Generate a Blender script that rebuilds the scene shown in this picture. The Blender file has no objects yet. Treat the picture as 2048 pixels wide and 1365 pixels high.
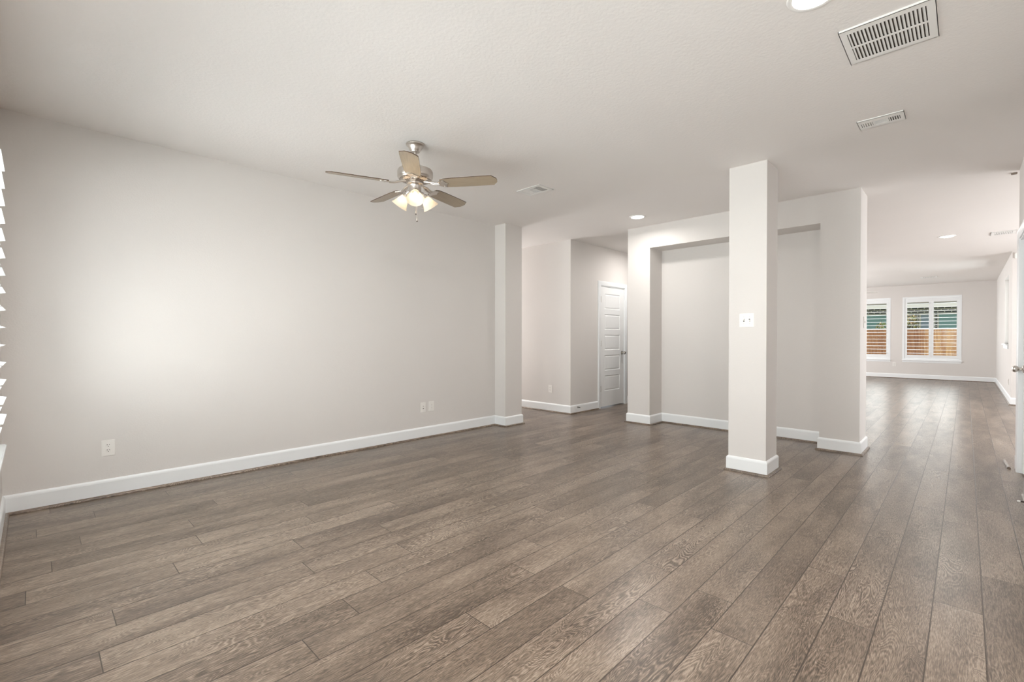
import bpy, bmesh, math, random
from mathutils import Vector, Matrix

random.seed(7)
SC = bpy.context.scene
COL = SC.collection

# ------------------------------------------------------------------ camera
H = 2.74
YAW, PITCH, ROLL, CAMZ, FPX = 0.77234501, -0.00792972, 0.0006197, 1.2057856, 931.36
def make_camera():
    fw = Vector((math.cos(YAW), math.sin(YAW), 0)); rt = Vector((math.sin(YAW), -math.cos(YAW), 0)); up = Vector((0, 0, 1))
    c, s = math.cos(PITCH), math.sin(PITCH)
    fw, up = c*fw + s*up, -s*fw + c*up
    c, s = math.cos(ROLL), math.sin(ROLL)
    rt, up = c*rt + s*up, -s*rt + c*up
    m = Matrix((rt, up, -fw)).transposed().to_4x4()
    m.translation = Vector((0, 0, CAMZ))
    cd = bpy.data.cameras.new('camera'); cd.sensor_width = 36; cd.lens = FPX/2048*36
    cd.clip_start = 0.01; cd.clip_end = 200
    co = bpy.data.objects.new('camera', cd); COL.objects.link(co); co.matrix_world = m
    SC.camera = co
make_camera()

# ------------------------------------------------------------------ view, world, sun, daylight, fill lamps
SC.view_settings.view_transform = 'Standard'
SC.view_settings.look = 'None'
SC.view_settings.gamma = 1
SC.view_settings.use_curve_mapping = False
SC.view_settings.exposure = 0.08
SC.cycles.use_denoising = True
SC.cycles.max_bounces = 10
SC.cycles.diffuse_bounces = 7
SC.cycles.glossy_bounces = 4
SC.cycles.transparent_max_bounces = 12
SC.cycles.sample_clamp_indirect = 6
SC.cycles.caustics_reflective = False
SC.cycles.caustics_refractive = False

W = bpy.data.worlds.new('sky'); SC.world = W; W.use_nodes = True
bg = W.node_tree.nodes['Background']
bg.inputs[0].default_value = (0.80, 0.90, 1.0, 1); bg.inputs[1].default_value = .65

def area(name, loc, rot, sx, sy, power, color=(1, 1, 1), spread=180):
    l = bpy.data.lights.new(name, 'AREA'); l.shape = 'RECTANGLE'; l.size = sx; l.size_y = sy
    l.energy = power; l.color = color; l.spread = math.radians(spread)
    o = bpy.data.objects.new(name, l); COL.objects.link(o); o.location = loc; o.rotation_euler = rot
    return o
def lamp_disc(name, loc, r, power, color=(1, .97, .94)):
    l = bpy.data.lights.new(name, 'AREA'); l.shape = 'DISK'; l.size = 2*r
    l.energy = power; l.color = color
    o = bpy.data.objects.new(name, l); COL.objects.link(o); o.location = loc
    return o
sun = bpy.data.lights.new('sun', 'SUN'); sun.energy = 3.2; sun.angle = math.radians(.6); sun.color = (1, .95, .88)
so = bpy.data.objects.new('sun', sun); COL.objects.link(so)
so.rotation_euler = Vector((0.42, -0.30, -1.0)).to_track_quat('-Z', 'Y').to_euler()
DAY = (0.97, 0.985, 1.0)
R90 = math.radians(90)
# daylight falling on the front windows (from the street side), the far windows and
# the side window; entry, hall and far-left lamps are added fill, no window there
area('daylight_front', (-1.15, 2.06, .70), (0, -R90-.40, 0), 2.4, 4.7, 445, DAY, 140)
area('daylight_side', (13.7, -1.7, 1.7), (R90, 0, 0), 1.6, 1.6, 60, DAY)
area('fill_entry', (9.2, -2.9, 1.5), (R90, 0, 0), 4.5, 2.0, 185, DAY)
area('fill_far', (13.5, 5.15, 1.5), (-R90, 0, 0), 6.0, 2.0, 270, DAY)
area('fill_hall', (5.3, 7.85, 1.5), (-R90, 0, 0), 0.9, 1.8, 66, DAY)
area('daylight_rear', (19.0, 1.2, 1.5), (0, R90, 0), 2.2, 3.2, 80, DAY)

# ------------------------------------------------------------------ helpers
def setp(o, label=None, cat=None, group=None, kind=None):
    if label: o['label'] = label
    if cat: o['category'] = cat
    if group: o['group'] = group
    if kind: o['kind'] = kind
    return o
def link(name, bm, mat, parent=None, smooth=False):
    bmesh.ops.recalc_face_normals(bm, faces=bm.faces[:])
    me = bpy.data.meshes.new(name); bm.to_mesh(me); bm.free()
    for m in (mat if isinstance(mat, (list, tuple)) else [mat]): me.materials.append(m)
    if smooth:
        for p in me.polygons: p.use_smooth = True
        try: me.set_sharp_from_angle(angle=math.radians(35))
        except Exception: pass
    o = bpy.data.objects.new(name, me); COL.objects.link(o)
    if parent: o.parent = parent
    return o
def struct(name, bm, mat, smooth=False):
    return setp(link(name, bm, mat, None, smooth), kind='structure')
def empty(name, loc, rot=(0, 0, 0), label=None, cat=None, group=None, kind=None):
    o = bpy.data.objects.new(name, None); COL.objects.link(o); o.empty_display_size = .05
    o.location = loc; o.rotation_euler = rot
    return setp(o, label, cat, group, kind)
def box(bm, x0, x1, y0, y1, z0, z1, mi=0):
    v = [bm.verts.new(p) for p in ((x0,y0,z0),(x1,y0,z0),(x1,y1,z0),(x0,y1,z0),(x0,y0,z1),(x1,y0,z1),(x1,y1,z1),(x0,y1,z1))]
    fs = []
    for f in ((0,3,2,1),(4,5,6,7),(0,1,5,4),(1,2,6,5),(2,3,7,6),(3,0,4,7)):
        fc = bm.faces.new([v[i] for i in f]); fc.material_index = mi; fs.append(fc)
    return v
def B(*a, **k):
    bm = bmesh.new(); box(bm, *a, **k); return bm
def bevel_box(bm, x0, x1, y0, y1, z0, z1, r=.002, seg=2):
    b2 = bmesh.new(); box(b2, x0, x1, y0, y1, z0, z1)
    bmesh.ops.bevel(b2, geom=b2.edges[:], offset=r, segments=seg, affect='EDGES')
    merge(bm, b2)
def merge(bm, b2, mat=None):
    me = bpy.data.meshes.new('tmp'); b2.to_mesh(me); b2.free()
    if mat is not None: me.transform(mat)
    bm.from_mesh(me); bpy.data.meshes.remove(me)
def lathe(bm, prof, seg=32, mat=None, cap=False):
    """prof: (r, z) pairs, spun about Z"""
    b2 = bmesh.new(); rings = []
    for r, z in prof:
        if r < 1e-5: rings.append([b2.verts.new((0, 0, z))])
        else: rings.append([b2.verts.new((r*math.cos(2*math.pi*i/seg), r*math.sin(2*math.pi*i/seg), z)) for i in range(seg)])
    for a, b in zip(rings, rings[1:]):
        for i in range(seg):
            j = (i+1) % seg
            if len(a) == 1 and len(b) == 1: continue
            if len(a) == 1: b2.faces.new((a[0], b[i], b[j]))
            elif len(b) == 1: b2.faces.new((a[i], a[j], b[0]))
            else: b2.faces.new((a[i], a[j], b[j], b[i]))
    merge(bm, b2, mat)
def tube(bm, pts, r, seg=10):
    pts = [Vector(p) for p in pts]; rings = []
    for i, p in enumerate(pts):
        d = (pts[min(i+1, len(pts)-1)] - pts[max(i-1, 0)]).normalized()
        u = d.orthogonal().normalized() if i == 0 else (pu - d*pu.dot(d)).normalized()
        pu = u; w = d.cross(u)
        rr = r[i] if isinstance(r, (list, tuple)) else r
        rings.append([bm.verts.new(p + (u*math.cos(2*math.pi*k/seg) + w*math.sin(2*math.pi*k/seg))*rr) for k in range(seg)])
    for a, b in zip(rings, rings[1:]):
        for k in range(seg):
            bm.faces.new((a[k], a[(k+1) % seg], b[(k+1) % seg], b[k]))
    bm.faces.new(rings[0]); bm.faces.new(rings[-1][::-1])
def sweep(path, prof, closed=False, caps=True):
    """profile (d, z) swept along an XY path; d grows to the right of travel, corners mitred"""
    bm = bmesh.new(); n = len(path); P = [Vector(p) for p in path]; rows = []
    for i, p in enumerate(P):
        a = P[i-1] if (i > 0 or closed) else None
        b = P[(i+1) % n] if (i < n-1 or closed) else None
        def rn(d): d = d.normalized(); return Vector((d.y, -d.x))
        if a is None: m = rn(b-p)
        elif b is None: m = rn(p-a)
        else:
            n1, n2 = rn(p-a), rn(b-p); m = (n1+n2); m = m/(m.dot(n1))
        rows.append([bm.verts.new((p.x+m.x*d, p.y+m.y*d, z)) for d, z in prof])
    k = len(prof)
    for i in range(n if closed else n-1):
        r0, r1 = rows[i], rows[(i+1) % n]
        for j in range(k): bm.faces.new((r0[j], r0[(j+1) % k], r1[(j+1) % k], r1[j]))
    if not closed and caps: bm.faces.new(rows[0]); bm.faces.new(rows[-1][::-1])
    return bm

# ------------------------------------------------------------------ materials
def nodes(name):
    m = bpy.data.materials.new(name); m.use_nodes = True
    nt = m.node_tree; return m, nt, nt.nodes['Principled BSDF']
def N(nt, t, **k):
    n = nt.nodes.new(t)
    for a, b in k.items(): setattr(n, a, b)
    return n
def paint(name, col, rough, bump=0.0, scale=120, var=.02, dist=.002):
    m, nt, p = nodes(name); L = nt.links.new
    tc = N(nt, 'ShaderNodeTexCoord')
    n1 = N(nt, 'ShaderNodeTexNoise'); n1.inputs['Scale'].default_value = 1.3; L(tc.outputs['Object'], n1.inputs['Vector'])
    mx = N(nt, 'ShaderNodeMix', data_type='RGBA')
    mx.inputs['A'].default_value = (*[c*(1-var) for c in col], 1); mx.inputs['B'].default_value = (*[min(1, c*(1+var)) for c in col], 1)
    L(n1.outputs['Fac'], mx.inputs['Factor']); L(mx.outputs['Result'], p.inputs['Base Color'])
    p.inputs['Roughness'].default_value = rough
    p.inputs['Specular IOR Level'].default_value = .3
    if bump:
        n2 = N(nt, 'ShaderNodeTexNoise'); n2.inputs['Scale'].default_value = scale; n2.inputs['Detail'].default_value = 3
        n2.inputs['Roughness'].default_value = .55
        L(tc.outputs['Object'], n2.inputs['Vector'])
        b = N(nt, 'ShaderNodeBump'); b.inputs['Strength'].default_value = bump; b.inputs['Distance'].default_value = dist
        L(n2.outputs['Fac'], b.inputs['Height']); L(b.outputs['Normal'], p.inputs['Normal'])
    return m
WALL = paint('greige_wall_paint', (.70, .672, .648), .75, .35, 90)
CEIL = paint('textured_ceiling_paint', (.82, .79, .768), .8, .35, 55, dist=.004)
TRIM = paint('white_trim_paint', (.85, .87, .88), .35, 0, var=.005)
DOORW = paint('white_door_paint', (.86, .87, .87), .4, .05, 200, var=.005)
PLAST = paint('white_plastic', (.82, .80, .77), .35, 0, var=.005)
VENTW = paint('white_enamel', (.84, .83, .81), .4, 0, var=.005)
SLOT = paint('duct_shadow_dark', (.10, .085, .07), .8)
BLACK = paint('dark_slot', (.03, .028, .025), .6)
RUB = paint('white_rubber', (.75, .73, .7), .6)
def metal(name, col, rough):
    m, nt, p = nodes(name); L = nt.links.new
    tc = N(nt, 'ShaderNodeTexCoord'); n1 = N(nt, 'ShaderNodeTexNoise'); n1.inputs['Scale'].default_value = 60
    mp = N(nt, 'ShaderNodeMapping'); mp.inputs['Scale'].default_value = (1, 1, 12)
    L(tc.outputs['Object'], mp.inputs['Vector']); L(mp.outputs['Vector'], n1.inputs['Vector'])
    mr = N(nt, 'ShaderNodeMapRange'); mr.inputs['To Min'].default_value = rough*.8; mr.inputs['To Max'].default_value = rough*1.2
    L(n1.outputs['Fac'], mr.inputs['Value']); L(mr.outputs['Result'], p.inputs['Roughness'])
    p.inputs['Base Color'].default_value = (*col, 1); p.inputs['Metallic'].default_value = 1
    return m
NICKEL = metal('brushed_nickel', (.62, .58, .54), .32)
DKMET = metal('dark_bronze', (.10, .08, .07), .4)
def emis(name, col, s):
    m, nt, p = nodes(name)
    p.inputs['Base Color'].default_value = (*col, 1); p.inputs['Emission Color'].default_value = (*col, 1)
    p.inputs['Emission Strength'].default_value = s; p.inputs['Roughness'].default_value = .4
    return m
LED = emis('recessed_lamp_lens', (1, .95, .88), 8)
BULB = emis('frosted_bulb', (1, .83, .62), 6.5)
def shade_mat():
    m, nt, p = nodes('frosted_shade_glass'); L = nt.links.new
    lp = N(nt, 'ShaderNodeTexNoise'); lp.inputs['Scale'].default_value = 30
    p.inputs['Base Color'].default_value = (.86, .83, .78, 1); p.inputs['Roughness'].default_value = .35
    tr = N(nt, 'ShaderNodeBsdfTranslucent'); tr.inputs['Color'].default_value = (1, .93, .82, 1)
    mx = N(nt, 'ShaderNodeMixShader'); mx.inputs['Fac'].default_value = .6
    em = N(nt, 'ShaderNodeEmission'); em.inputs['Color'].default_value = (1, .80, .55, 1); em.inputs['Strength'].default_value = .04
    ad = N(nt, 'ShaderNodeAddShader')
    L(p.outputs[0], mx.inputs[1]); L(tr.outputs[0], mx.inputs[2]); L(mx.outputs[0], ad.inputs[0]); L(em.outputs[0], ad.inputs[1])
    L(ad.outputs[0], nt.nodes['Material Output'].inputs['Surface'])
    return m
SHADE = shade_mat()
def glass_mat():
    m, nt, p = nodes('window_glass'); L = nt.links.new
    t = N(nt, 'ShaderNodeBsdfTransparent'); t.inputs[0].default_value = (.97, .99, .98, 1)
    g = N(nt, 'ShaderNodeBsdfGlossy'); g.inputs['Roughness'].default_value = .02
    mx = N(nt, 'ShaderNodeMixShader'); mx.inputs[0].default_value = .004
    L(t.outputs[0], mx.inputs[1]); L(g.outputs[0], mx.inputs[2]); L(mx.outputs[0], nt.nodes['Material Output'].inputs['Surface'])
    return m
GLASS = glass_mat()

def math_n(nt, op, a, b=None, c=None):
    n = N(nt, 'ShaderNodeMath', operation=op)
    for i, v in enumerate((a, b, c)):
        if v is None: continue
        if isinstance(v, (int, float)): n.inputs[i].default_value = v
        else: nt.links.new(v, n.inputs[i])
    return n.outputs[0]
def oak_mat(name, use_attr=True):
    """cerused grey-brown oak; attribute 'plank' = (random, random, random), uv in metres inside the plank"""
    m, nt, p = nodes(name); L = nt.links.new
    tc = N(nt, 'ShaderNodeTexCoord')
    if use_attr:
        at = N(nt, 'ShaderNodeAttribute', attribute_name='plank'); rnd = at.outputs['Vector']
    else:
        oi = N(nt, 'ShaderNodeObjectInfo'); cb = N(nt, 'ShaderNodeCombineXYZ')
        for i in range(3): L(oi.outputs['Random'], cb.inputs[i])
        rnd = cb.outputs[0]
    sep = N(nt, 'ShaderNodeSeparateXYZ'); L(rnd, sep.inputs[0])
    off = N(nt, 'ShaderNodeVectorMath', operation='SCALE'); off.inputs['Scale'].default_value = 37.0; L(rnd, off.inputs[0])
    add = N(nt, 'ShaderNodeVectorMath', operation='ADD'); L(tc.outputs['Object'], add.inputs[0]); L(off.outputs[0], add.inputs[1])
    def mapped(sx, sy, sz=1):
        mp = N(nt, 'ShaderNodeMapping'); mp.inputs['Scale'].default_value = (sx, sy, sz); L(add.outputs[0], mp.inputs['Vector']); return mp.outputs[0]
    # cathedral figure: contour lines of a smooth stretched field
    n1 = N(nt, 'ShaderNodeTexNoise'); n1.inputs['Scale'].default_value = 1; n1.inputs['Detail'].default_value = 2.2; n1.inputs['Roughness'].default_value = .45
    n1.inputs['Distortion'].default_value = .5
    L(mapped(2.1, 10.5), n1.inputs['Vector'])
    ph = math_n(nt, 'MULTIPLY', n1.outputs['Fac'], 250.0)
    sn = math_n(nt, 'SINE', ph)
    ring = math_n(nt, 'MULTIPLY_ADD', sn, .5, .5)
    ring = math_n(nt, 'POWER', ring, 1.6)
    # where the figure is strong, where the board is plain
    n2 = N(nt, 'ShaderNodeTexNoise'); n2.inputs['Scale'].default_value = 1; n2.inputs['Detail'].default_value = 1
    L(mapped(1.1, 3.2), n2.inputs['Vector'])
    msk = N(nt, 'ShaderNodeMapRange'); msk.inputs['From Min'].default_value = .42; msk.inputs['From Max'].default_value = .66
    L(n2.outputs['Fac'], msk.inputs['Value'])
    # fine fibre streaks
    n3 = N(nt, 'ShaderNodeTexNoise'); n3.inputs['Scale'].default_value = 1; n3.inputs['Detail'].default_value = 4; n3.inputs['Roughness'].default_value = .7
    L(mapped(26, 300), n3.inputs['Vector'])
    n4 = N(nt, 'ShaderNodeTexNoise'); n4.inputs['Scale'].default_value = 1; n4.inputs['Detail'].default_value = 3
    L(mapped(2.2, 9), n4.inputs['Vector'])
    f = math_n(nt, 'MULTIPLY', math_n(nt, 'SUBTRACT', ring, .30), math_n(nt, 'MULTIPLY_ADD', math_n(nt, 'MULTIPLY', msk.outputs[0], math_n(nt, 'MULTIPLY_ADD', sep.outputs[1], .8, .35)), .24, .07))
    f = math_n(nt, 'ADD', f, math_n(nt, 'MULTIPLY_ADD', n3.outputs['Fac'], 1.15, -.075))
    f = math_n(nt, 'ADD', f, math_n(nt, 'MULTIPLY_ADD', n4.outputs['Fac'], .50, -.05))
    f = math_n(nt, 'ADD', f, math_n(nt, 'MULTIPLY_ADD', sep.outputs[0], .13, -.355))
    cr = N(nt, 'ShaderNodeValToRGB'); L(f, cr.inputs[0])
    e = cr.color_ramp.elements
    e[0].position = .24; e[0].color = (.066, .046, .032, 1)
    e[1].position = .86; e[1].color = (.50, .415, .335, 1)
    k = e.new(.52); k.color = (.212, .158, .117, 1)
    col = cr.outputs[0]; groove = None
    if use_attr:
        uv = N(nt, 'ShaderNodeUVMap', uv_map='seam'); su = N(nt, 'ShaderNodeSeparateXYZ'); L(uv.outputs[0], su.inputs[0])
        # uv = distance (m) to nearest long edge in v, nearest end in u (mesh carries -half..half; abs and subtract)
        du = math_n(nt, 'SUBTRACT', .651, math_n(nt, 'ABSOLUTE', su.outputs[0]))
        dv = math_n(nt, 'SUBTRACT', .0811, math_n(nt, 'ABSOLUTE', su.outputs[1]))
        gu = N(nt, 'ShaderNodeMapRange'); gu.inputs['From Min'].default_value = .0012; gu.inputs['From Max'].default_value = .0026; L(du, gu.inputs['Value'])
        gv = N(nt, 'ShaderNodeMapRange'); gv.inputs['From Min'].default_value = .0014; gv.inputs['From Max'].default_value = .0032; L(dv, gv.inputs['Value'])
        groove = math_n(nt, 'MULTIPLY', gu.outputs[0], gv.outputs[0])
        mx = N(nt, 'ShaderNodeMix', data_type='RGBA'); mx.inputs['A'].default_value = (.045, .03, .02, 1)
        L(groove, mx.inputs['Factor']); L(col, mx.inputs['B']); col = mx.outputs['Result']
    L(col, p.inputs['Base Color'])
    rg = N(nt, 'ShaderNodeMapRange'); rg.inputs['To Min'].default_value = .33; rg.inputs['To Max'].default_value = .25; L(f, rg.inputs['Value'])
    L(rg.outputs[0], p.inputs['Roughness'])
    p.inputs['Specular IOR Level'].default_value = .75
    h = math_n(nt, 'MULTIPLY', f, .35)
    if groove is not None: h = math_n(nt, 'ADD', h, math_n(nt, 'MULTIPLY', groove, 1.2))
    b = N(nt, 'ShaderNodeBump'); b.inputs['Strength'].default_value = .28; b.inputs['Distance'].default_value = .0012
    L(h, b.inputs['Height']); L(b.outputs[0], p.inputs['Normal'])
    return m
OAK = oak_mat('grey_brown_oak_plank')
OAKM = oak_mat('grey_brown_oak_moulding', False)

# ------------------------------------------------------------------ floor
def build_floor():
    L_, Wd = 1.302, .1622
    known = {0:3.095, 1:2.396, 2:2.835, 3:1.95, 4:2.202, 5:1.936, 6:2.276, 7:1.78, 8:1.312, 9:1.77, 10:.738, 11:.983, 12:1.187,
             13:.167, 14:.994, 15:.234, 16:1.066, 17:.51, 18:-.034, 19:.679, 20:.058, 21:.703, 22:.185, 23:.915, 24:.003, 25:.28,
             26:.71, 27:.07, -1:2.87, -2:3.34, -3:5.69}
    bm = bmesh.new(); uvl = bm.loops.layers.uv.new('seam'); al = bm.verts.layers.float_vector.new('plank')
    rg = random.Random(3)
    X0, X1 = -.155, 17.924
    for k in range(-22, 49):
        y0 = .1 + k*Wd; y1 = y0 + Wd
        o = known.get(k, rg.random()*L_)
        x = o - math.ceil((o-X0)/L_)*L_
        while x < X1:
            a, b = max(x, X0), min(x+L_, X1)
            if b - a > .001:
                c = x + L_/2; cy = (y0+y1)/2
                r = (rg.random(), rg.random(), rg.random())
                vs = [bm.verts.new(q) for q in ((a, y0, 0), (b, y0, 0), (b, y1, 0), (a, y1, 0))]
                for v in vs: v[al] = r
                f = bm.faces.new(vs)
                for lp in f.loops: lp[uvl].uv = (lp.vert.co.x - c, lp.vert.co.y - cy)
            x += L_
    o = struct('floor', bm, OAK)
    return o
build_floor()
struct('floor_slab_1', B(-.3, 18.1, -3.6, 8.2, -.06, -.002), paint('concrete_slab', (.35, .33, .31), .9))  # unseen concrete slab added under the planks

# ------------------------------------------------------------------ ceiling and walls
struct('ceiling', B(-.9, 18.6, -3.6, 8.2, H, H+.12), CEIL)
WIN = (.03, 1.232, .585, 2.365)     # opening inside the 1.262 m window unit (y0, y1, z0, z1)
def wall_x(x0, x1, y0, y1, ops):
    """wall slab between x0..x1, running along y, with rectangular openings (ya, yb, za, zb)"""
    bm = bmesh.new(); y = y0
    for a, b, za, zb in sorted(ops):
        if a > y: box(bm, x0, x1, y, a, 0, H)
        if za > 0: box(bm, x0, x1, a, b, 0, za)
        if zb < H: box(bm, x0, x1, a, b, zb, H)
        y = b
    if y < y1: box(bm, x0, x1, y, y1, 0, H)
    return bm
def wall_y(y0, y1, x0, x1, ops):
    bm = bmesh.new(); x = x0
    for a, b, za, zb in sorted(ops):
        if a > x: box(bm, x, a, y0, y1, 0, H)
        if za > 0: box(bm, a, b, y0, y1, 0, za)
        if zb < H: box(bm, a, b, y0, y1, zb, H)
        x = b
    if x < x1: box(bm, x, x1, y0, y1, 0, H)
    return bm
FW = [2.92, 1.46, .01]             # lower y edge of the three front windows; last one added for more light
RW = [.079, 1.612]                  # of the two far windows
struct('wall_front', wall_x(-.335, -.155, -.5, 4.8, [(a+WIN[0], a+WIN[1], WIN[2], WIN[3]) for a in FW]), WALL)
struct('wall_left', wall_y(4.642, 4.8, -.155, 4.43, []), WALL)
struct('wall_pilaster', B(4.43, 4.751, 4.439, 7.9, 0, H), WALL)
bm = bmesh.new(); box(bm, 5.864, 6.0, 4.433, 7.9, 0, H)
merge(bm, wall_y(4.433, 4.57, 6.0, 8.6, [(6.68, 7.48, 0, 2.09)]))
struct('wall_hall', bm, WALL)
struct('wall_hall_end', B(8.5, 8.6, 3.444, 4.433, 0, H), WALL)
struct('wall_hall_back', B(4.751, 5.864, 7.9, 8.0, 0, H), WALL)
bm = bmesh.new()
box(bm, 5.894, 6.239, 3.104, 3.444, 0, H); box(bm, 5.894, 6.239, .774, 1.124, 0, H)
box(bm, 5.894, 6.239, 1.124, 3.104, 2.433, H); box(bm, 6.239, 6.32, .774, 3.444, 0, H)
struct('wall_niche', bm, WALL)
struct('wall_kitchen', B(6.32, 8.5, 3.444, 3.56, 0, H), WALL)
struct('wall_family_left', wall_y(5.2, 5.32, 8.5, 18.1, []), WALL)
struct('wall_family_side', B(8.5, 8.6, 3.56, 5.2, 0, H), WALL)
struct('wall_far', wall_x(17.924, 18.1, -.7, 5.2, [(a+WIN[0], a+WIN[1], WIN[2], WIN[3]) for a in RW]), WALL)
struct('wall_family_right', wall_y(-.75, -.587, 12.15, 17.924, [(13.05, 14.31, 1.08, 2.42)]), WALL)
struct('wall_entry_end', B(12.15, 12.3, -3.2, -.75, 0, H), WALL)
struct('wall_entry', B(6.3, 12.3, -3.3, -3.2, 0, H), WALL)
bm = wall_y(-.465, -.345, -.155, 6.3, [(5.33, 6.13, 0, 2.09)]); box(bm, 6.18, 6.3, -3.2, -.465, 0, H)
struct('wall_right', bm, WALL)

# ------------------------------------------------------------------ baseboards with oak shoe moulding
BASE = [(0, 0), (.015, 0), (.015, .112), (.0125, .122), (.006, .130), (.003, .133), (0, .133)]
SHOE = [(.015, 0), (.034, 0), (.034, .006), (.0315, .012), (.026, .0165), (.020, .018), (.015, .018)]
def baseboard(name, path, shoe=True):
    o = struct(name, sweep(path, BASE), TRIM)
    if shoe: link('shoe_moulding', sweep(path, SHOE), OAKM, o)
    return o
baseboard('baseboard_front', [(-.155, -.31), (-.155, 4.642)])
baseboard('baseboard_left', [(-.155, 4.642), (4.43, 4.642), (4.43, 4.439), (4.751, 4.439), (4.751, 7.88)])
baseboard('baseboard_hall', [(5.864, 7.88), (5.864, 4.433), (6.612, 4.433)])
baseboard('baseboard_hall_right', [(7.572, 4.433), (8.5, 4.433)])
baseboard('baseboard_niche', [(8.4, 3.444), (5.894, 3.444), (5.894, 3.104), (6.239, 3.104), (6.239, 1.124), (5.894, 1.124), (5.894, .774), (6.32, .774), (6.32, 3.40)])
baseboard('baseboard_far', [(17.924, 5.15), (17.924, -.587), (12.15, -.587), (12.15, -3.15)])
baseboard('baseboard_corner', [(6.3, -.62), (6.3, -.345), (6.202, -.345)], shoe=False)
baseboard('baseboard_right', [(5.258, -.345), (-.12, -.345)])

# ------------------------------------------------------------------ free-standing square column
col = empty('square_column', (4.5755, 1.39, 0), label='free-standing square greige column in the room, in front of the wall niche', cat='column')
hw, hd = .1585, .156
link('shaft', B(-hw, hw, -hd, hd, 0, H), WALL, col)
ring = [(-hw, -hd), (-hw, hd), (hw, hd), (hw, -hd)]          # clockwise: room to the left -> flip
ring = ring[::-1]
link('baseboard', sweep(ring, BASE, closed=True), TRIM, col)
link('shoe_moulding', sweep(ring, SHOE, closed=True), OAKM, col)

# ------------------------------------------------------------------ windows with plantation shutters
def window(name, loc, rotz, sill=True, louver_tilt=0):
    """local: y along the wall 0..1.262, x outward, z up"""
    w = empty(name, loc, (0, 0, rotz), kind='structure')
    Y0, Y1, Z0, Z1 = 0, 1.262, .554, 2.394
    bm = bmesh.new(); t = .05
    for a in ((Y0, Y0+t, Z0, Z1), (Y1-t, Y1, Z0, Z1), (Y0+t, Y1-t, Z0, Z0+t*.8), (Y0+t, Y1-t, Z1-t*.8, Z1)):
        bevel_box(bm, -.006, .012, *a, r=.002)
    for a in ((Y0+.03, Y0+t, Z0+.03, Z1-.03), (Y1-t, Y1-.03, Z0+.03, Z1-.03), (Y0+t, Y1-t, Z0+.03, Z0+t*.8), (Y0+t, Y1-t, Z1-t*.8, Z1-.03)):
        box(bm, .012, .09, *a)
    link('window_frame', bm, TRIM, w)
    bm = bmesh.new()                                  # vinyl sash at the outer face
    for a in ((.03, .075, .585, 2.365), (1.187, 1.232, .585, 2.365), (.075, 1.187, .585, .63), (.075, 1.187, 2.32, 2.365), (.075, 1.187, 1.445, 1.475)):
        box(bm, .11, .15, *a)
    link('window_sash', bm, TRIM, w)
    link('glass_pane', B(.128, .131, .07, 1.19, .625, 2.325), GLASS, w)
    if sill:
        bm = bmesh.new(); bevel_box(bm, -.035, .0, -.012, 1.274, .530, .554, r=.005); bevel_box(bm, -.010, 0, .0, 1.262, .478, .530, r=.004)
        link('window_sill', bm, TRIM, w)
    for i, (a, b) in enumerate(((.052, .6295), (.6325, 1.21))):
        bm = bmesh.new(); s = .05
        z0, z1 = .598, 2.350; o0, o1 = .697, 2.237
        bevel_box(bm, .005, .028, a, a+s, z0, z1, r=.002); bevel_box(bm, .005, .028, b-s, b, z0, z1, r=.002)
        bevel_box(bm, .005, .028, a+s, b-s, z0, o0, r=.002); bevel_box(bm, .005, .028, a+s, b-s, o1, z1, r=.002)
        sp = link('shutter_panel', bm, TRIM, w)
        bm = bmesh.new(); n = 15; pitch = (o1-o0)/n
        for k in range(n):
            zc = o0 + pitch*(k+.5)
            prof = [(-.050, 0), (-.030, .0042), (0, .0055), (.030, .0042), (.050, 0), (.030, -.0042), (0, -.0055), (-.030, -.0042)]
            ct, st = math.cos(louver_tilt), math.sin(louver_tilt)
            A = [bm.verts.new((.010+x*ct-z*st, a+s+.002, zc+x*st+z*ct)) for x, z in prof]
            Bv = [bm.verts.new((.010+x*ct-z*st, b-s-.002, zc+x*st+z*ct)) for x, z in prof]
            for j in range(8): bm.faces.new((A[j], A[(j+1) % 8], Bv[(j+1) % 8], Bv[j]))
            bm.faces.new(A[::-1]); bm.faces.new(Bv)
        link('louvers', bm, TRIM, sp)
        for z in (1.0, 1.95):
            yy = a+.004 if i == 0 else b-.004
            bm = bmesh.new(); tube(bm, [(.000, yy, z-.03), (.000, yy, z+.03)], .004, 8)
            link('hinge', bm, TRIM, sp)
    return w
n = 1
for a in FW:
    window('window_%d' % n, (-.155, a+1.262, 0), math.pi); n += 1
for a in RW:
    window('window_%d' % n, (17.924, a, 0), 0); n += 1
# recessed side window of the far room: jambs, stool and pane
w = empty('window_%d' % n, (13.05, -.587, 0), (0, 0, 0), kind='structure')
bm = bmesh.new(); bevel_box(bm, -.06, 1.32, -.10, .045, 1.055, 1.08, r=.006); bevel_box(bm, -.03, 1.29, 0, .016, .985, 1.055, r=.004)
link('window_sill', bm, TRIM, w)
bm = bmesh.new()
for a in ((0, .045, 1.08, 2.42), (1.215, 1.26, 1.08, 2.42), (.045, 1.215, 1.08, 1.125), (.045, 1.215, 2.375, 2.42)):
    box(bm, a[0], a[1], -.14, -.10, a[2], a[3])
link('window_sash', bm, TRIM, w)
link('glass_pane', B(.04, 1.22, -.122, -.119, 1.12, 2.38), GLASS, w)

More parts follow.
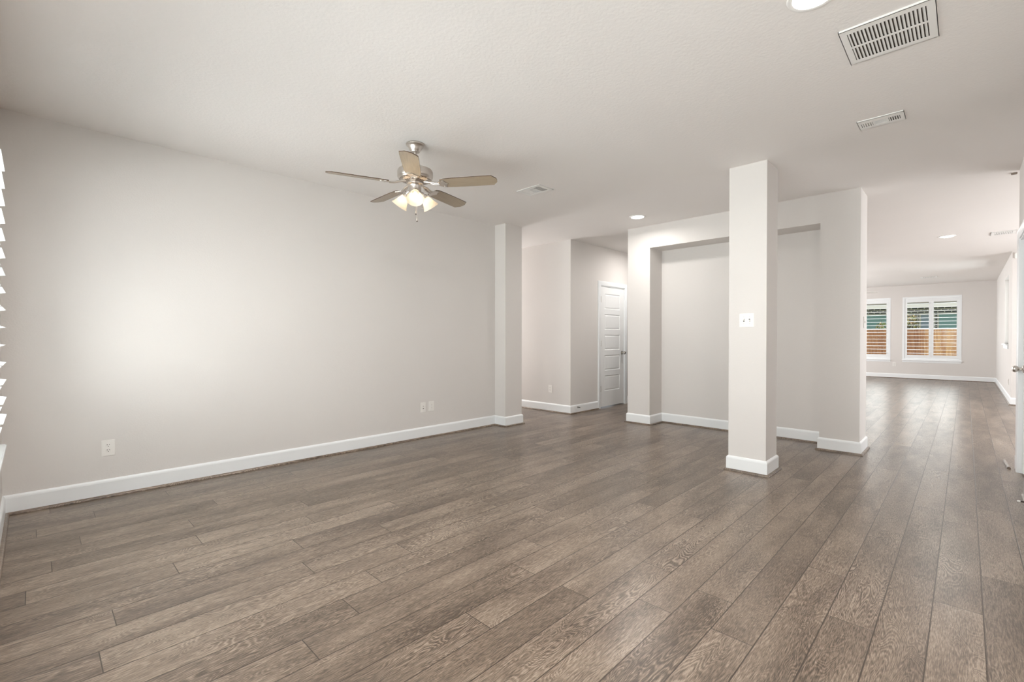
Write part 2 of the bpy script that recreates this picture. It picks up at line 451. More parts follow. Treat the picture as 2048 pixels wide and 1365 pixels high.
# ------------------------------------------------------------------ doors
def knob_bm(length=.062, r=.029):
    bm = bmesh.new()
    lathe(bm, [(0, 0), (.032, 0), (.033, .004), (.028, .009), (.013, .012), (.011, .022), (.012, length*.42), (r*.75, length*.5), (r, length*.68),
               (r*1.0, length*.8), (r*.8, length*.95), (r*.4, length), (0, length)], 28)
    return bm
def door(name, loc, rotz, width, hinge_side):
    """local: x along the wall 0..width (slab), y = into the room is negative, z up"""
    d = empty(name, loc, (0, 0, rotz), kind='structure')
    Hd = 2.07; g = .003
    st, yb = .135, .034
    zs = [(.285+.352*k - .0, .285+.352*k + .262) for k in range(5)]
    bm = bmesh.new()
    # stiles and rails as a frame, panels sunk with a raised field
    x0, x1 = g, width-g; pa, pb = x0+st, x1-st
    box(bm, x0, pa, .0, yb, .02, Hd); box(bm, pb, x1, .0, yb, .02, Hd)
    zz = [.02] + [v for z in zs for v in z] + [Hd]
    for i in range(0, len(zz), 2): box(bm, pa, pb, .0, yb, zz[i], zz[i+1])
    link('door_slab', bm, DOORW, d)
    for za, zb in zs:
        bm = bmesh.new()
        def rect(i, y): return [bm.verts.new(q) for q in ((pa+i, y, za+i), (pb-i, y, za+i), (pb-i, y, zb-i), (pa+i, y, zb-i))]
        rs = [rect(0, .0), rect(.006, .007), rect(.013, .0085), rect(.030, .003), rect(.036, .003)]
        for a, b in zip(rs, rs[1:]):
            for j in range(4): bm.faces.new((a[j], a[(j+1) % 4], b[(j+1) % 4], b[j]))
        bm.faces.new(rs[-1])
        link('door_panel', bm, DOORW, d)
    # casing + jamb
    bm = bmesh.new(); c = .075; yw = 0 - d['set'] if 'set' in d else 0
    prof = [(0, 0), (0, -.010), (.012, -.014), (.050, -.018), (.066, -.018), (c, -.012), (c, 0)]   # (distance outward from opening, y)
    i0 = .007
    path = [(-i0, 0), (-i0, Hd+.01+i0), (width+i0, Hd+.01+i0), (width+i0, 0)]
    nrm = [(-1, 0), (-1, 1), (1, 1), (1, 0)]
    rows = [[bm.verts.new((px+nx*dd, y+yw, pz+nz*dd)) for dd, y in prof] for (px, pz), (nx, nz) in zip(path, nrm)]
    for a, b in zip(rows, rows[1:]):
        for j in range(len(prof)-1): bm.faces.new((a[j], a[j+1], b[j+1], b[j]))
    bm.faces.new(rows[0]); bm.faces.new(rows[-1])
    link('door_casing', bm, TRIM, d)
    return d, Hd
def finish_door(d, Hd, width, hinge_side, recess, hinges=True):
    """jamb, stop, hinges, knob; slab lies 'recess' behind the wall face, wall face at y = -recess"""
    bm = bmesh.new()
    for a, b in ((-.02, 0.0), (width, width+.02)): box(bm, a, b, -recess, .09, 0, Hd+.012)
    box(bm, -.02, width+.02, -recess, .09, Hd+.003, Hd+.02)
    link('door_jamb', bm, TRIM, d)
    kx = width-.07 if hinge_side == 'left' else .07
    k = link('door_handle', knob_bm(.072), NICKEL, d, True); k.location = (kx, -.0005, .93); k.rotation_euler = (R90, 0, 0)
    if hinges:
        hx = -.002 if hinge_side == 'left' else width+.002
        for z in (.33, 1.10, 1.85):
            bm = bmesh.new(); tube(bm, [(hx, -.013, z-.05), (hx, -.013, z+.05)], .008, 10); box(bm, hx-.004, hx+.02, -.002, .0, z-.044, z+.044)
            link('hinge', bm, NICKEL, d)
def full_door(name, loc, rotz, width, hinge_side, recess):
    d, Hd = door(name, loc, rotz, width, hinge_side)
    for c in d.children:
        if c.name.startswith('door_casing'):
            for v in c.data.vertices: v.co.y -= recess
    finish_door(d, Hd, width, hinge_side, recess)
    return d
# local -y faces the room. hall door: wall plane y = 4.433, room at smaller y -> no rotation
full_door('door_1', (6.70, 4.433+.006, 0), 0, .762, 'left', .006)
# right wall door: room at larger y -> rotate 180 deg, local x runs towards -X
full_door('door_2', (6.11, -.345-.022, 0), math.pi, .762, 'right', .022)

# ------------------------------------------------------------------ wall plates
def screw(bm, x, z, y=-.0058):
    lathe(bm, [(0, 0), (.0032, 0), (.0028, .0012), (0, .0016)], 10, Matrix.Translation((x, y, z)) @ Matrix.Rotation(R90, 4, 'X'))
def plate(parent, w=.0795, h=.1215):
    bm = bmesh.new(); bevel_box(bm, -w/2, w/2, -.006, 0, -h/2, h/2, r=.0028, seg=3)
    return link('cover_plate', bm, PLAST, parent, True)
def outlet(loc, rotz, label, group=None):
    o = empty('wall_outlet', loc, (0, 0, rotz), label=label, cat='wall outlet', group=group)
    plate(o)
    for s in (-1, 1):
        bm = bmesh.new(); pr = []
        for i in range(28):
            a = 2*math.pi*i/28; pr.append((max(-.0145, min(.0145, .0175*math.cos(a))), .0145*math.sin(a)))
        A = [bm.verts.new((x, -.0059, z)) for x, z in pr]; Bv = [bm.verts.new((x*.95, -.0082, z*.95)) for x, z in pr]
        for j in range(28): bm.faces.new((A[j], A[(j+1) % 28], Bv[(j+1) % 28], Bv[j]))
        bm.faces.new(Bv)
        r = link('receptacle', bm, PLAST, o); r.location = (0, 0, s*.0195)
        link('slot', B(-.0082, -.0050, -.0086, -.0080, .0012, .0092), BLACK, r); link('slot', B(.0050, .0078, -.0086, -.0080, .0018, .0086), BLACK, r)
        bm = bmesh.new()
        lathe(bm, [(0, 0), (.0030, 0), (.0028, .0006), (0, .0006)], 12, Matrix.Translation((0, -.0080, -.0068)) @ Matrix.Rotation(R90, 4, 'X'))
        link('ground_hole', bm, BLACK, r)
    bm = bmesh.new(); screw(bm, 0, 0); link('screw', bm, PLAST, o)
    return o
outlet((.3875, 4.642, .368), 0, 'white duplex outlet low on the left wall near the room corner')
outlet((5.864, 4.838, .368), -R90, 'small white outlet on the hallway wall, left of its corner')
# outlet whose wall faces -X: local -y must face -X -> rotz = -90
outlet((17.924, 1.524, .408), -R90, 'white outlet below and between the two far windows')
outlet((12.85, -.587, .37), math.pi, 'pale outlet low on the far right side wall below the window sill')
j = empty('jack_plate', (3.2405, 4.642, .368), label='left plate of the pair on the left wall, with two dark jacks', cat='wall plate')
plate(j)
for z, dk in ((.012, 0), (-.016, 1)):
    bm = bmesh.new(); lathe(bm, [(0, 0), (.0055, 0), (.0052, .005), (.0035, .0052), (.0033, .001), (0, .001)], 16, Matrix.Translation((0, -.0058, z)) @ Matrix.Rotation(R90, 4, 'X'))
    link('jack', bm, DKMET if dk else NICKEL, j)
for z in (.048, -.048):
    bm = bmesh.new(); screw(bm, 0, z); link('screw', bm, PLAST, j)
o = empty('wall_outlet', (3.3615, 4.642, .370), label='right plate of the pair on the left wall, plain white decorator outlet', cat='wall outlet')
plate(o)
bm = bmesh.new(); bevel_box(bm, -.0165, .0165, -.0085, -.005, -.0335, .0335, r=.0012); r = link('receptacle', bm, PLAST, o)
PGS = paint('pale_grey_slot', (.45, .42, .40), .6)
for s in (-1, 1):
    z = s*.018
    for q in ((-.0075, -.0055, -.0088, -.0084, z, z+.007), (.0055, .0073, -.0088, -.0084, z, z+.006), (-.002, .002, -.0088, -.0084, z-.009, z-.005)):
        link('slot', B(*q), PGS, r)
def switch(name, loc, rotz, gangs, label):
    s = empty(name, loc, (0, 0, rotz), label=label, cat='light switch')
    w = .0795 if gangs == 1 else .125
    plate(s, w, .122)
    for g in range(gangs):
        x = 0 if gangs == 1 else (-.023 if g == 0 else .023)
        bm = bmesh.new(); box(bm, x-.0052, x+.0052, -.0064, -.0058, -.012, .012); link('switch_slot', bm, BLACK, s)
        bm = bmesh.new(); up = 1 if g % 2 == 0 else -1
        vs = [(-.0042, -.006, -.006), (.0042, -.006, -.006), (.0042, -.006, .006), (-.0042, -.006, .006),
              (-.0034, -.018, up*.009-.003), (.0034, -.018, up*.009-.003), (.0034, -.018, up*.009+.003), (-.0034, -.018, up*.009+.003)]
        V = [bm.verts.new((x+a, b, c)) for a, b, c in vs]
        for f in ((4, 5, 6, 7), (0, 1, 5, 4), (1, 2, 6, 5), (2, 3, 7, 6), (3, 0, 4, 7)): bm.faces.new([V[i] for i in f])
        link('toggle', bm, PLAST, s)
        for z in (.030, -.030):
            bm = bmesh.new(); screw(bm, x, z); link('screw', bm, NICKEL, s)
    return s
switch('light_switch', (4.417, 1.3925, 1.358), -R90, 2, 'white double light switch plate on the front of the square column')
switch('light_switch', (6.16, .774, 1.368), 0, 1, 'white light switch plate seen edge-on on the narrow end of the niche wall')

# ------------------------------------------------------------------ door stops and small items
def door_stop(loc, rotz, label, length=.075):
    d = empty('door_stop', loc, (0, 0, rotz), label=label, cat='door stop')
    bm = bmesh.new(); lathe(bm, [(0, 0), (.011, 0), (.010, .004), (.005, .006), (0, .006)], 16, Matrix.Rotation(R90, 4, 'X')); link('base', bm, NICKEL, d, True)
    bm = bmesh.new(); pts = []; turns = 14
    for i in range(turns*10+1):
        a = 2*math.pi*i/10; pts.append((.0045*math.cos(a), -.005-(length-.017)*i/(turns*10), .0045*math.sin(a)))
    tube(bm, pts, .0013, 6); tube(bm, [(0, -.004, 0), (0, -length+.014, 0)], .0032, 8); link('spring', bm, DKMET, d)
    bm = bmesh.new(); tube(bm, [(0, -length+.016, 0), (0, -length+.008, 0), (0, -length, 0)], [.0060, .0065, .0052], 14); link('rubber_tip', bm, RUB, d, True)
    return d
door_stop((6.03, 4.418, .095), 0, 'spring door stop on the white baseboard left of the hallway door')
door_stop((7.60, 4.418, .045), 0, 'dark door stop at the floor beside the right casing of the hallway door')
door_stop((4.755, -.330, .072), math.pi, 'spring door stop with white tip above the floor at the right edge', .068)
# loose end of oak shoe moulding at the right wall corner
bm = bmesh.new()
prof = [(-.012, 0), (.012, 0), (.012, .008), (.008, .016), (0, .020), (-.008, .016), (-.012, .008)]
A = [bm.verts.new((0, a, b)) for a, b in prof]; C2 = [bm.verts.new((.34, a, b)) for a, b in prof]
for i in range(7): bm.faces.new((A[i], A[(i+1) % 7], C2[(i+1) % 7], C2[i]))
bm.faces.new(A); bm.faces.new(C2[::-1])
o = link('moulding_piece', bm, OAKM); o.location = (6.24, -.292, 0); o.rotation_euler = (0, 0, math.radians(2.5))
setp(o, 'short cut piece of oak shoe moulding on the floor at the right wall corner', 'moulding piece')
# white alarm box high on the far entry wall, dark sensor on ceiling
a = empty('alarm_sensor', (12.15, -.645, 2.655), label='small white box high on the wall just under the ceiling at right', cat='sensor')
bm = bmesh.new(); bevel_box(bm, -.04, 0, -.055, .035, -.045, .05, r=.008, seg=3); link('housing', bm, PLAST, a)
bm = bmesh.new(); lathe(bm, [(0, 0), (.012, 0), (.010, .004), (0, .006)], 16, Matrix.Translation((-.04, -.01, -.01)) @ Matrix.Rotation(-R90, 4, 'Y')); link('sensor_lens', bm, VENTW, a)
bm = bmesh.new(); bevel_box(bm, 6.36, 6.40, -.335, -.295, H-.012, H, r=.003)
setp(link('ceiling_clip', bm, paint('grey_brown_plastic', (.22, .18, .15), .5)), 'tiny dark clip on the ceiling beside the right wall corner', 'clip')

# ------------------------------------------------------------------ ceiling vents
def vent(loc, sx, sy, label, slots, group=None, frame_t=.008, fins=None):
    """slots: rectangles (x0, x1, y0, y1, 'dir', count) in local coordinates; hangs under z = 0"""
    v = empty('ceiling_vent', loc, label=label, cat='air vent', group=group)
    bm = bmesh.new(); xs = sorted({-sx/2, sx/2} | {q for s in slots for q in s[:2]}); ys = sorted({-sy/2, sy/2} | {q for s in slots for q in s[2:4]})
    for x0, x1 in zip(xs, xs[1:]):
        for y0, y1 in zip(ys, ys[1:]):
            cx, cy = (x0+x1)/2, (y0+y1)/2
            if any(s[0] < cx < s[1] and s[2] < cy < s[3] for s in slots): continue
            box(bm, x0, x1, y0, y1, -frame_t, -frame_t+.0015)
    # rolled rim
    e = .010
    for q in ((-sx/2, sx/2, -sy/2, -sy/2+.003), (-sx/2, sx/2, sy/2-.003, sy/2), (-sx/2, -sx/2+.003, -sy/2, sy/2), (sx/2-.003, sx/2, -sy/2, sy/2)):
        box(bm, *q, -frame_t, 0)
    bmesh.ops.remove_doubles(bm, verts=bm.verts[:], dist=1e-5)
    link('frame', bm, VENTW, v)
    link('duct_shadow_plate', B(-sx/2+.01, sx/2-.01, -sy/2+.01, sy/2-.01, -.0012, -.0002), SLOT, v)  # dark plate, the shadow behind the fins put into its colour
    for x0, x1, y0, y1, d, n, tilt, thick in slots:
        bm = bmesh.new()
        for k in range(n):
            if d == 'x':                       # fins run along x, spaced in y
                c = y0 + (y1-y0)*(k+.5)/n; p = (y1-y0)/n; h = p*thick/2
                ax = [(x0, c-h, -frame_t+.0003), (x1, c-h, -frame_t+.0003), (x1, c+h, -frame_t+.0003), (x0, c+h, -frame_t+.0003)]
                off = (0, tilt*p)
            else:
                c = x0 + (x1-x0)*(k+.5)/n; p = (x1-x0)/n; h = p*thick/2
                ax = [(c-h, y0, -frame_t+.0003), (c+h, y0, -frame_t+.0003), (c+h, y1, -frame_t+.0003), (c-h, y1, -frame_t+.0003)]
                off = (tilt*p, 0)
            A = [bm.verts.new(q) for q in ax]; Bv = [bm.verts.new((q[0]+off[0], q[1]+off[1], q[2]+.0058)) for q in ax]
            bm.faces.new(A); bm.faces.new(Bv[::-1])
            for i in range(4): bm.faces.new((A[i], A[(i+1) % 4], Bv[(i+1) % 4], Bv[i]))
        link('fins', bm, VENTW, v)
    for s in (-1, 1):
        bm = bmesh.new()
        lathe(bm, [(0, -frame_t-.0012), (.003, -frame_t-.0008), (.0035, -frame_t), (0, -frame_t)], 10, Matrix.Translation((0 if sx < sy else s*(sx/2-.016), s*(sy/2-.016) if sx < sy else 0, 0)))
        link('screw', bm, VENTW, v)
    return v
vent((3.0115, .2865, H), .372, .364, 'large square white return air grille with two rows of slots, nearest on the ceiling',
     [(-.147, -.008, -.148, .152, 'x', 20, .30, .42), (.010, .150, -.148, .152, 'x', 20, .30, .42)], frame_t=.011)
vent((4.174, .436, H), .165, .258, 'narrow white ceiling vent with three slot groups, right of the big grille',
     [(-.030, .044, .046, .112, 'x', 5, -.3, .45), (-.030, .044, -.030, .034, 'y', 8, .3, .45), (-.030, .044, -.104, -.042, 'x', 5, .3, .40)])
vent((3.645, 3.22, H), .215, .318, 'white ceiling vent between the ceiling fan and the left pilaster',
     [(-.075, .070, .040, .118, 'x', 6, -.35, .5), (-.075, .070, -.038, .036, 'y', 10, .3, .45), (-.075, .070, -.118, -.042, 'x', 6, .3, .3)])
vent((9.88, -.385, H), .30, .26, 'pale ceiling vent beside the right wall beyond the second recessed light',
     [(-.11, .11, -.09, .09, 'x', 10, .3, .6)])
vent((15.83, .68, H), .26, .32, 'farthest small ceiling vent above the far windows',
     [(-.09, .09, -.12, .12, 'x', 8, .3, .5)])

# ------------------------------------------------------------------ recessed lights
def can(loc, label, power):
    c = empty('recessed_light', loc, label=label, cat='recessed light', group='recessed ceiling lights')
    bm = bmesh.new(); lathe(bm, [(.078, -.001), (.080, -.007), (.092, -.009), (.100, -.006), (.103, -.001), (.103, 0), (.078, 0), (.078, -.001)], 48); link('trim_ring', bm, VENTW, c, True)
    bm = bmesh.new(); lathe(bm, [(0, -.020), (.030, -.0188), (.055, -.0150), (.072, -.0080), (.078, -.0020), (.078, -.0005), (0, -.0005)], 40); link('lens', bm, LED, c, True)
    l = lamp_disc('recessed_or_fill_lamp', (loc[0], loc[1], H-.03), .07, power); l.data.spread = math.radians(170)
    return c
can((5.362, 2.998, H), 'lit recessed ceiling light in front of the niche wall, right of the pilaster', 10)
can((9.645, .212, H), 'lit recessed ceiling light farthest away, beyond the column', 11)
can((2.445, .50, H), 'lit recessed ceiling light cut by the top edge of the photo', 28)
# added fill lamps without fixtures, unseen behind the camera and in the corridor
for q in ((.75, .75, 16), (.55, 2.3, 24), (7.3, 3.62, 19)):
    lamp_disc('recessed_or_fill_lamp', (q[0], q[1], H-.03), .07, q[2])

# ------------------------------------------------------------------ ceiling fans
def fan_blade_bm(r0, r1, w):
    pts = [(r0, -w*.36), (r0+.03, -w*.44), (r0+.10, -w*.48), (r1-.10, -w*.50), (r1-.035, -w*.49), (r1-.022, -w*.36), (r1-.004, -w*.20), (r1, 0),
           (r1-.004, w*.20), (r1-.022, w*.36), (r1-.035, w*.49), (r1-.10, w*.50), (r0+.10, w*.48), (r0+.03, w*.44), (r0, w*.36)]
    bm = bmesh.new()
    a = [bm.verts.new((x, y, -.003)) for x, y in pts]; b = [bm.verts.new((x, y, .003)) for x, y in pts]
    bm.faces.new(a[::-1]); bm.faces.new(b)
    for i in range(len(pts)): bm.faces.new((a[i], a[(i+1) % len(pts)], b[(i+1) % len(pts)], b[i]))
    for f in bm.faces:
        if len(f.verts) == 4: f.material_index = 1
    return bm
def blade_mat():
    m, nt, p = nodes('taupe_fan_blade'); L = nt.links.new
    tc = N(nt, 'ShaderNodeTexCoord'); mp = N(nt, 'ShaderNodeMapping'); mp.inputs['Scale'].default_value = (6, 70, 6); L(tc.outputs['Object'], mp.inputs[0])
    nz = N(nt, 'ShaderNodeTexNoise'); nz.inputs['Scale'].default_value = 1; nz.inputs['Detail'].default_value = 4; L(mp.outputs[0], nz.inputs['Vector'])
    cr = N(nt, 'ShaderNodeValToRGB'); cr.color_ramp.elements[0].color = (.30, .235, .165, 1); cr.color_ramp.elements[1].color = (.36, .285, .20, 1)
    cr.color_ramp.elements[0].position = .3; cr.color_ramp.elements[1].position = .7
    L(nz.outputs['Fac'], cr.inputs[0]); L(cr.outputs[0], p.inputs['Base Color']); p.inputs['Roughness'].default_value = .27; p.inputs['Specular IOR Level'].default_value = .65
    return m
BLADE = blade_mat(); EDGE = paint('dark_blade_edge', (.09, .055, .035), .5)
def ceiling_fan(loc, theta, label, body, blade, edge, lit=True):
    f = empty('ceiling_fan', loc, (0, 0, 0), label=label, cat='ceiling fan')
    bm = bmesh.new(); lathe(bm, [(0, 0), (.070, 0), (.072, -.006), (.070, -.013), (.060, -.018), (.054, -.024), (.047, -.042), (.040, -.056), (.036, -.060), (.034, -.066), (.020, -.070), (0, -.070)], 40); link('canopy', bm, body, f, True)
    bm = bmesh.new(); tube(bm, [(0, 0, -.066), (0, 0, -.195)], .0115, 20); lathe(bm, [(0, -.17), (.022, -.17), (.024, -.20), (0, -.20)], 24); link('downrod', bm, body, f, True)
    bm = bmesh.new(); lathe(bm, [(0, -.192), (.040, -.194), (.110, -.200), (.134, -.210), (.139, -.222), (.139, -.262), (.135, -.270), (.131, -.274), (.128, -.282), (.110, -.294), (.060, -.304), (0, -.306)], 48)
    mh = link('motor_housing', bm, body, f, True)
    bm = bmesh.new()                                    # vent slots round the belly
    for k in range(30):
        a = 2*math.pi*k/30; m = Matrix.Rotation(a, 4, 'Z')
        b2 = bmesh.new(); vs = [b2.verts.new(q) for q in ((.078, -.0028, -.3015), (.122, -.0040, -.2878), (.122, .0040, -.2878), (.078, .0028, -.3015))]; b2.faces.new(vs)
        merge(bm, b2, m)
    link('vent_slots', bm, DKMET, mh)
    bz = -.322
    for k in range(5):
        a = math.radians(theta + 72*k)
        bl = link('fan_blade', fan_blade_bm(.215, .665, .132), [blade, edge], f)
        bl.rotation_euler = (Matrix.Rotation(a, 3, 'Z') @ Matrix.Rotation(math.radians(-12), 3, 'X')).to_euler(); bl.location = (0, 0, bz)
        bm = bmesh.new()
        tube(bm, [(.075, 0, .020), (.105, 0, .016), (.135, .010, .006), (.165, .012, -.004), (.20, .010, -.006)], [.010, .009, .008, .008, .007], 10)
        tube(bm, [(.075, 0, .020), (.105, 0, .016), (.135, -.010, .006), (.165, -.012, -.004), (.20, -.010, -.006)], [.010, .009, .008, .008, .007], 10)
        pl = [(.190, -.016), (.205, -.030), (.232, -.050), (.250, -.046), (.252, -.030), (.262, -.012), (.275, 0), (.262, .012), (.252, .030), (.250, .046), (.232, .050), (.205, .030), (.190, .016)]
        A = [bm.verts.new((x, y, -.0075)) for x, y in pl]; C2 = [bm.verts.new((x, y, -.0032)) for x, y in pl]
        bm.faces.new(A[::-1]); bm.faces.new(C2)
        for i in range(len(pl)): bm.faces.new((A[i], A[(i+1) % len(pl)], C2[(i+1) % len(pl)], C2[i]))
        for x, y in ((.236, -.034), (.236, .034), (.258, 0)):
            lathe(bm, [(0, -.0105), (.004, -.0095), (.005, -.0075), (0, -.0075)], 10, Matrix.Translation((x, y, 0)))
        link('blade_iron', bm, body, bl, True)
    bm = bmesh.new(); lathe(bm, [(0, -.304), (.060, -.304), (.066, -.312), (.066, -.322), (.050, -.330), (.047, -.336), (.047, -.372), (.052, -.380), (.052, -.392), (.040, -.404), (.018, -.410), (0, -.411)], 36)
    link('switch_housing', bm, body, f, True)
    for k in range(3):
        a = math.radians(CAMDIR + 120*k); dx, dy = math.cos(a), math.sin(a)
        P0 = Vector((.040*dx, .040*dy, -.378)); P1 = Vector((.068*dx, .068*dy, -.374)); P2 = Vector((.080*dx, .080*dy, -.394))
        bm = bmesh.new(); tube(bm, [P0, (P0+P1)/2 + Vector((0, 0, .004)), P1, P2], .0075, 10)
        # holder axis tilted outward/down
        ax = Vector((dx*.62, dy*.62, -.78)).normalized(); q = ax.to_track_quat('Z', 'Y').to_matrix().to_4x4()
        M = Matrix.Translation(P2 - ax*.006) @ q
        lathe(bm, [(0, 0), (.018, 0), (.023, .008), (.024, .024), (.021, .026), (0, .026)], 24, M)
        arm = link('lamp_arm', bm, body, f, True)
        bm = bmesh.new()
        outer = [(.021, .012), (.026, .022), (.034, .040), (.043, .060), (.050, .080), (.058, .098), (.068, .112)]
        inner = [(r-.0025, z) for r, z in outer[::-1]]
        lathe(bm, outer + inner, 36, M); sh = link('lamp_shade', bm, SHADE if lit else VENTW, f, True)
        bm = bmesh.new(); lathe(bm, [(0, .024), (.010, .026), (.012, .036), (.019, .052), (.022, .066), (.019, .080), (.010, .088), (0, .090)], 24, M); link('bulb', bm, BULB if lit else VENTW, sh, True)
    for px, py, zl in ((.030, .036, -.545), (-.018, -.050, -.625)):
        bm = bmesh.new(); z = -.385; tube(bm, [(px, py, z), (px, py, zl+.03)], .0014, 6); ch = link('pull_chain', bm, body, f)
        bm = bmesh.new(); lathe(bm, [(0, zl+.034), (.003, zl+.032), (.0055, zl+.018), (.0065, zl+.010), (.006, zl+.006), (0, zl+.006)], 14, Matrix.Translation((px, py, 0))); link('pull_bead', bm, body, ch, True)
        bm = bmesh.new(); lathe(bm, [(0, zl+.006), (.006, zl+.006), (.0058, zl), (.003, zl-.004), (0, zl-.004)], 14, Matrix.Translation((px, py, 0))); link('pull_tip', bm, DKMET, ch, True)
    return f
CAMDIR = -124.0
FAN = (2.12, 3.14, H)
ceiling_fan(FAN, 16, 'brushed nickel ceiling fan with five taupe blades and three lit glass shades', NICKEL, BLADE, EDGE)
CAMDIR = 60
WB = paint('white_fan_enamel', (.88, .87, .84), .4)
ceiling_fan((14.0, 2.16, H-.115), -72, 'white ceiling fan in the far room, only blade ends showing', WB, WB, WB, lit=False)

# ------------------------------------------------------------------ outside the far windows
GRASS = paint('dry_lawn', (.16, .18, .07), .9, .4, 40)
struct('ground', B(18.2, 60, -25, 30, -.25, -.15), GRASS)
struct('ground_front', B(-30, -.34, -25, 30, -.25, -.15), paint('front_yard', (.30, .30, .24), .9))
def board_mat():
    m, nt, p = nodes('cedar_fence_boards'); L = nt.links.new
    at = N(nt, 'ShaderNodeAttribute', attribute_name='plank'); sp = N(nt, 'ShaderNodeSeparateXYZ'); L(at.outputs['Vector'], sp.inputs[0])
    tc = N(nt, 'ShaderNodeTexCoord'); mp = N(nt, 'ShaderNodeMapping'); mp.inputs['Scale'].default_value = (10, 25, 2.0); L(tc.outputs['Object'], mp.inputs[0])
    nz = N(nt, 'ShaderNodeTexNoise'); nz.inputs['Scale'].default_value = 1; nz.inputs['Detail'].default_value = 4; L(mp.outputs[0], nz.inputs['Vector'])
    f = math_n(nt, 'ADD', math_n(nt, 'MULTIPLY', sp.outputs[0], .75), math_n(nt, 'MULTIPLY_ADD', nz.outputs['Fac'], 1.1, -.45))
    cr = N(nt, 'ShaderNodeValToRGB'); L(f, cr.inputs[0]); e = cr.color_ramp.elements
    e[0].position = 0; e[0].color = (.30, .13, .07, 1); e[1].position = 1; e[1].color = (.80, .50, .26, 1)
    k = e.new(.5); k.color = (.50, .26, .14, 1)
    L(cr.outputs[0], p.inputs['Base Color']); p.inputs['Roughness'].default_value = .85
    return m
fc = empty('wooden_fence', (22, 1.5, -.15), label='brown wooden board fence outside behind the far windows', cat='fence')
bm = bmesh.new(); al = bm.verts.layers.float_vector.new('plank'); y = -4.0
while y < 4.5:
    wd = .138; r = (random.random(), 0, 0); top = 1.655 + random.uniform(-.008, .008)
    vs = box(bm, random.uniform(-.003, .003), .018, y, y+wd, 0, top)
    for v in vs: v[al] = r
    y += wd+.004
link('fence_boards', bm, board_mat(), fc)
for z in (.3, .85, 1.4): link('fence_rail', B(.019, .057, -4.0, 4.5, z, z+.09), paint('cedar_rail', (.33, .2, .11), .85), fc)

def brick_mat():
    m, nt, p = nodes('grey_blue_brick'); L = nt.links.new
    tc = N(nt, 'ShaderNodeTexCoord'); s = N(nt, 'ShaderNodeSeparateXYZ'); c = N(nt, 'ShaderNodeCombineXYZ')
    L(tc.outputs['Object'], s.inputs[0]); L(s.outputs['Y'], c.inputs['X']); L(s.outputs['Z'], c.inputs['Y'])
    b = N(nt, 'ShaderNodeTexBrick'); L(c.outputs[0], b.inputs['Vector'])
    b.inputs['Color1'].default_value = (.10, .115, .14, 1); b.inputs['Color2'].default_value = (.24, .24, .25, 1); b.inputs['Mortar'].default_value = (.92, .90, .86, 1)
    b.inputs['Scale'].default_value = 1; b.inputs['Brick Width'].default_value = .20; b.inputs['Row Height'].default_value = .078
    b.inputs['Mortar Size'].default_value = .016; b.inputs['Mortar Smooth'].default_value = .1
    L(b.outputs['Color'], p.inputs['Base Color']); p.inputs['Roughness'].default_value = .9
    return m
hs = empty('neighbouring_house', (25, 1.5, -.15), label='grey brick neighbouring house with pale eaves outside the far windows', cat='house')
link('brick_wall', B(0, .3, -8, 9, 0, 2.62), brick_mat(), hs)
CRM = paint('cream_fascia', (.93, .90, .83), .7)
bm = bmesh.new(); box(bm, -.55, 0, -8, 9, 2.60, 2.64); box(bm, -.58, -.55, -8, 9, 2.56, 2.74); link('eave', bm, CRM, hs)
bm = bmesh.new(); vs = [bm.verts.new(q) for q in ((-.60, -8.3, 2.72), (-.60, 9.3, 2.72), (4.2, 9.3, 4.3), (4.2, -8.3, 4.3), (-.60, -8.3, 2.76), (-.60, 9.3, 2.76), (4.2, 9.3, 4.36), (4.2, -8.3, 4.36))]
for f in ((0, 1, 2, 3), (4, 5, 6, 7), (0, 1, 5, 4), (1, 2, 6, 5), (2, 3, 7, 6), (3, 0, 4, 7)): bm.faces.new([vs[i] for i in f])
link('roof', bm, paint('pale_shingles', (.42, .38, .34), .9), hs)
TEAL = paint('teal_screen', (.42, .66, .65), .5); BLUE = paint('blue_grey_pane', (.48, .58, .68), .3)
for y0, y1, z0, z1, mt in ((2.35, 3.10, 1.45, 2.16, TEAL), (.92, 1.30, 1.30, 2.12, BLUE), (.10, .76, 1.30, 2.12, TEAL)):
    bm = bmesh.new(); t = .05
    for q in ((y0-t, y0, z0, z1+t), (y1, y1+t, z0, z1+t), (y0, y1, z1, z1+t), (y0, y1, z0-t, z0)): box(bm, -.03, .0, q[0]-1.5, q[1]-1.5, q[2]+.15, q[3]+.15)
    wn = link('house_window', bm, CRM, hs)
    link('pane', B(-.015, -.005, y0-1.5, y1-1.5, z0+.15, z1+.15), mt, wn)
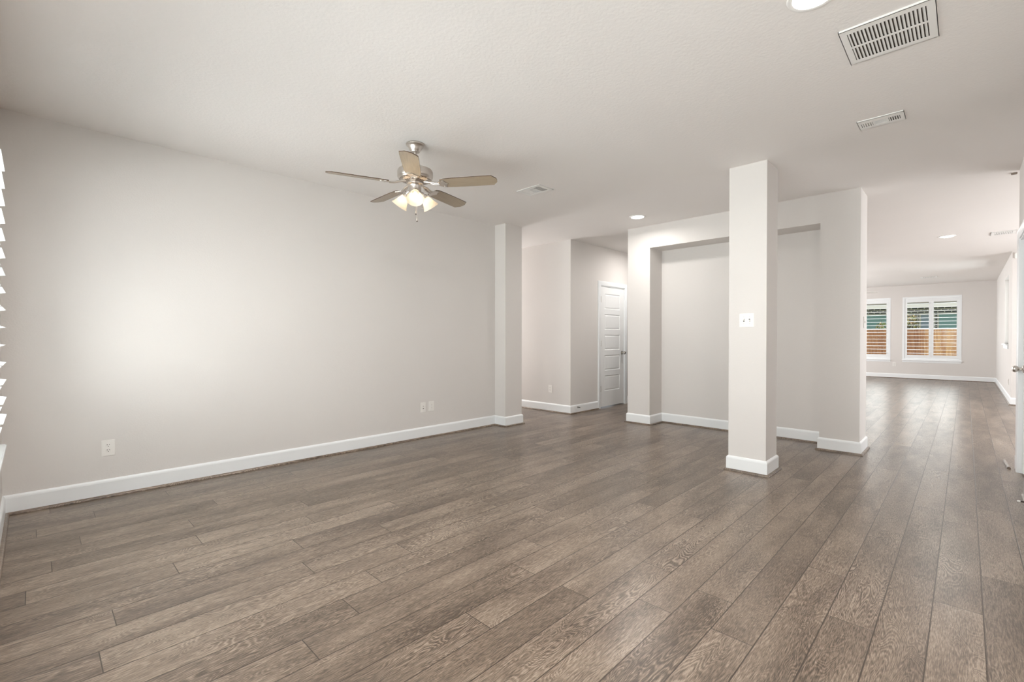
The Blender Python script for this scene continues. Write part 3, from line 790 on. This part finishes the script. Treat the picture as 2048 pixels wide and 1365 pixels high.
def tree(loc, rx, rz, h, label, n=520, seed=1):
    t = empty('small_tree', loc, label=label, cat='tree', group=None); rg = random.Random(seed)
    bm = bmesh.new(); tube(bm, [(0, 0, 0), (.02, .03, h*.4), (0, .0, h*.8)], [.035, .028, .012], 8)
    for k in range(7):
        a = rg.random()*6.28; tube(bm, [(0, 0, h*(.35+.06*k)), (.5*rx*math.cos(a), .5*rx*math.sin(a), h*(.5+.06*k)), (.9*rx*math.cos(a), .9*rx*math.sin(a), h*(.62+.05*k))], [.014, .009, .004], 6)
    link('trunk', bm, paint('grey_bark', (.2, .15, .11), .9), t)
    bm = bmesh.new()
    for k in range(n):
        a, b = rg.random()*6.28, math.acos(rg.uniform(-1, 1)); r = rg.random()**.4
        c = Vector((rx*r*math.sin(b)*math.cos(a), rx*r*math.sin(b)*math.sin(a), h*.75 + rz*r*math.cos(b)))
        m = Matrix.Translation(c) @ Matrix.Rotation(rg.random()*6.28, 4, Vector((rg.gauss(0, 1), rg.gauss(0, 1), rg.gauss(0, 1))).normalized())
        s = rg.uniform(.03, .055)
        V = [bm.verts.new(m @ Vector(q)) for q in ((-s, 0, 0), (0, -s*.45, .004), (s, 0, 0), (0, s*.45, .004))]; bm.faces.new(V)
    m_, nt, p = nodes('autumn_leaves'); oi = N(nt, 'ShaderNodeTexNoise'); oi.inputs['Scale'].default_value = 7
    tc = N(nt, 'ShaderNodeTexCoord'); nt.links.new(tc.outputs['Object'], oi.inputs['Vector'])
    cr = N(nt, 'ShaderNodeValToRGB'); cr.color_ramp.elements[0].position = .4; cr.color_ramp.elements[1].position = .6
    cr.color_ramp.elements[0].color = (.30, .36, .12, 1); cr.color_ramp.elements[1].color = (.72, .50, .30, 1)
    nt.links.new(oi.outputs['Fac'], cr.inputs[0]); nt.links.new(cr.outputs[0], p.inputs['Base Color']); p.inputs['Roughness'].default_value = .7
    link('foliage', bm, m_, t)
    return t
tree((23.4, 1.62, -.15), .42, .45, 2.45, 'small tree with yellow-tan leaves behind the fence, left pane of the right far window', seed=2)
tree((24.1, 2.45, -.15), .22, .28, 2.25, 'small tree seen through the right edge of the left far window', 260, seed=5)
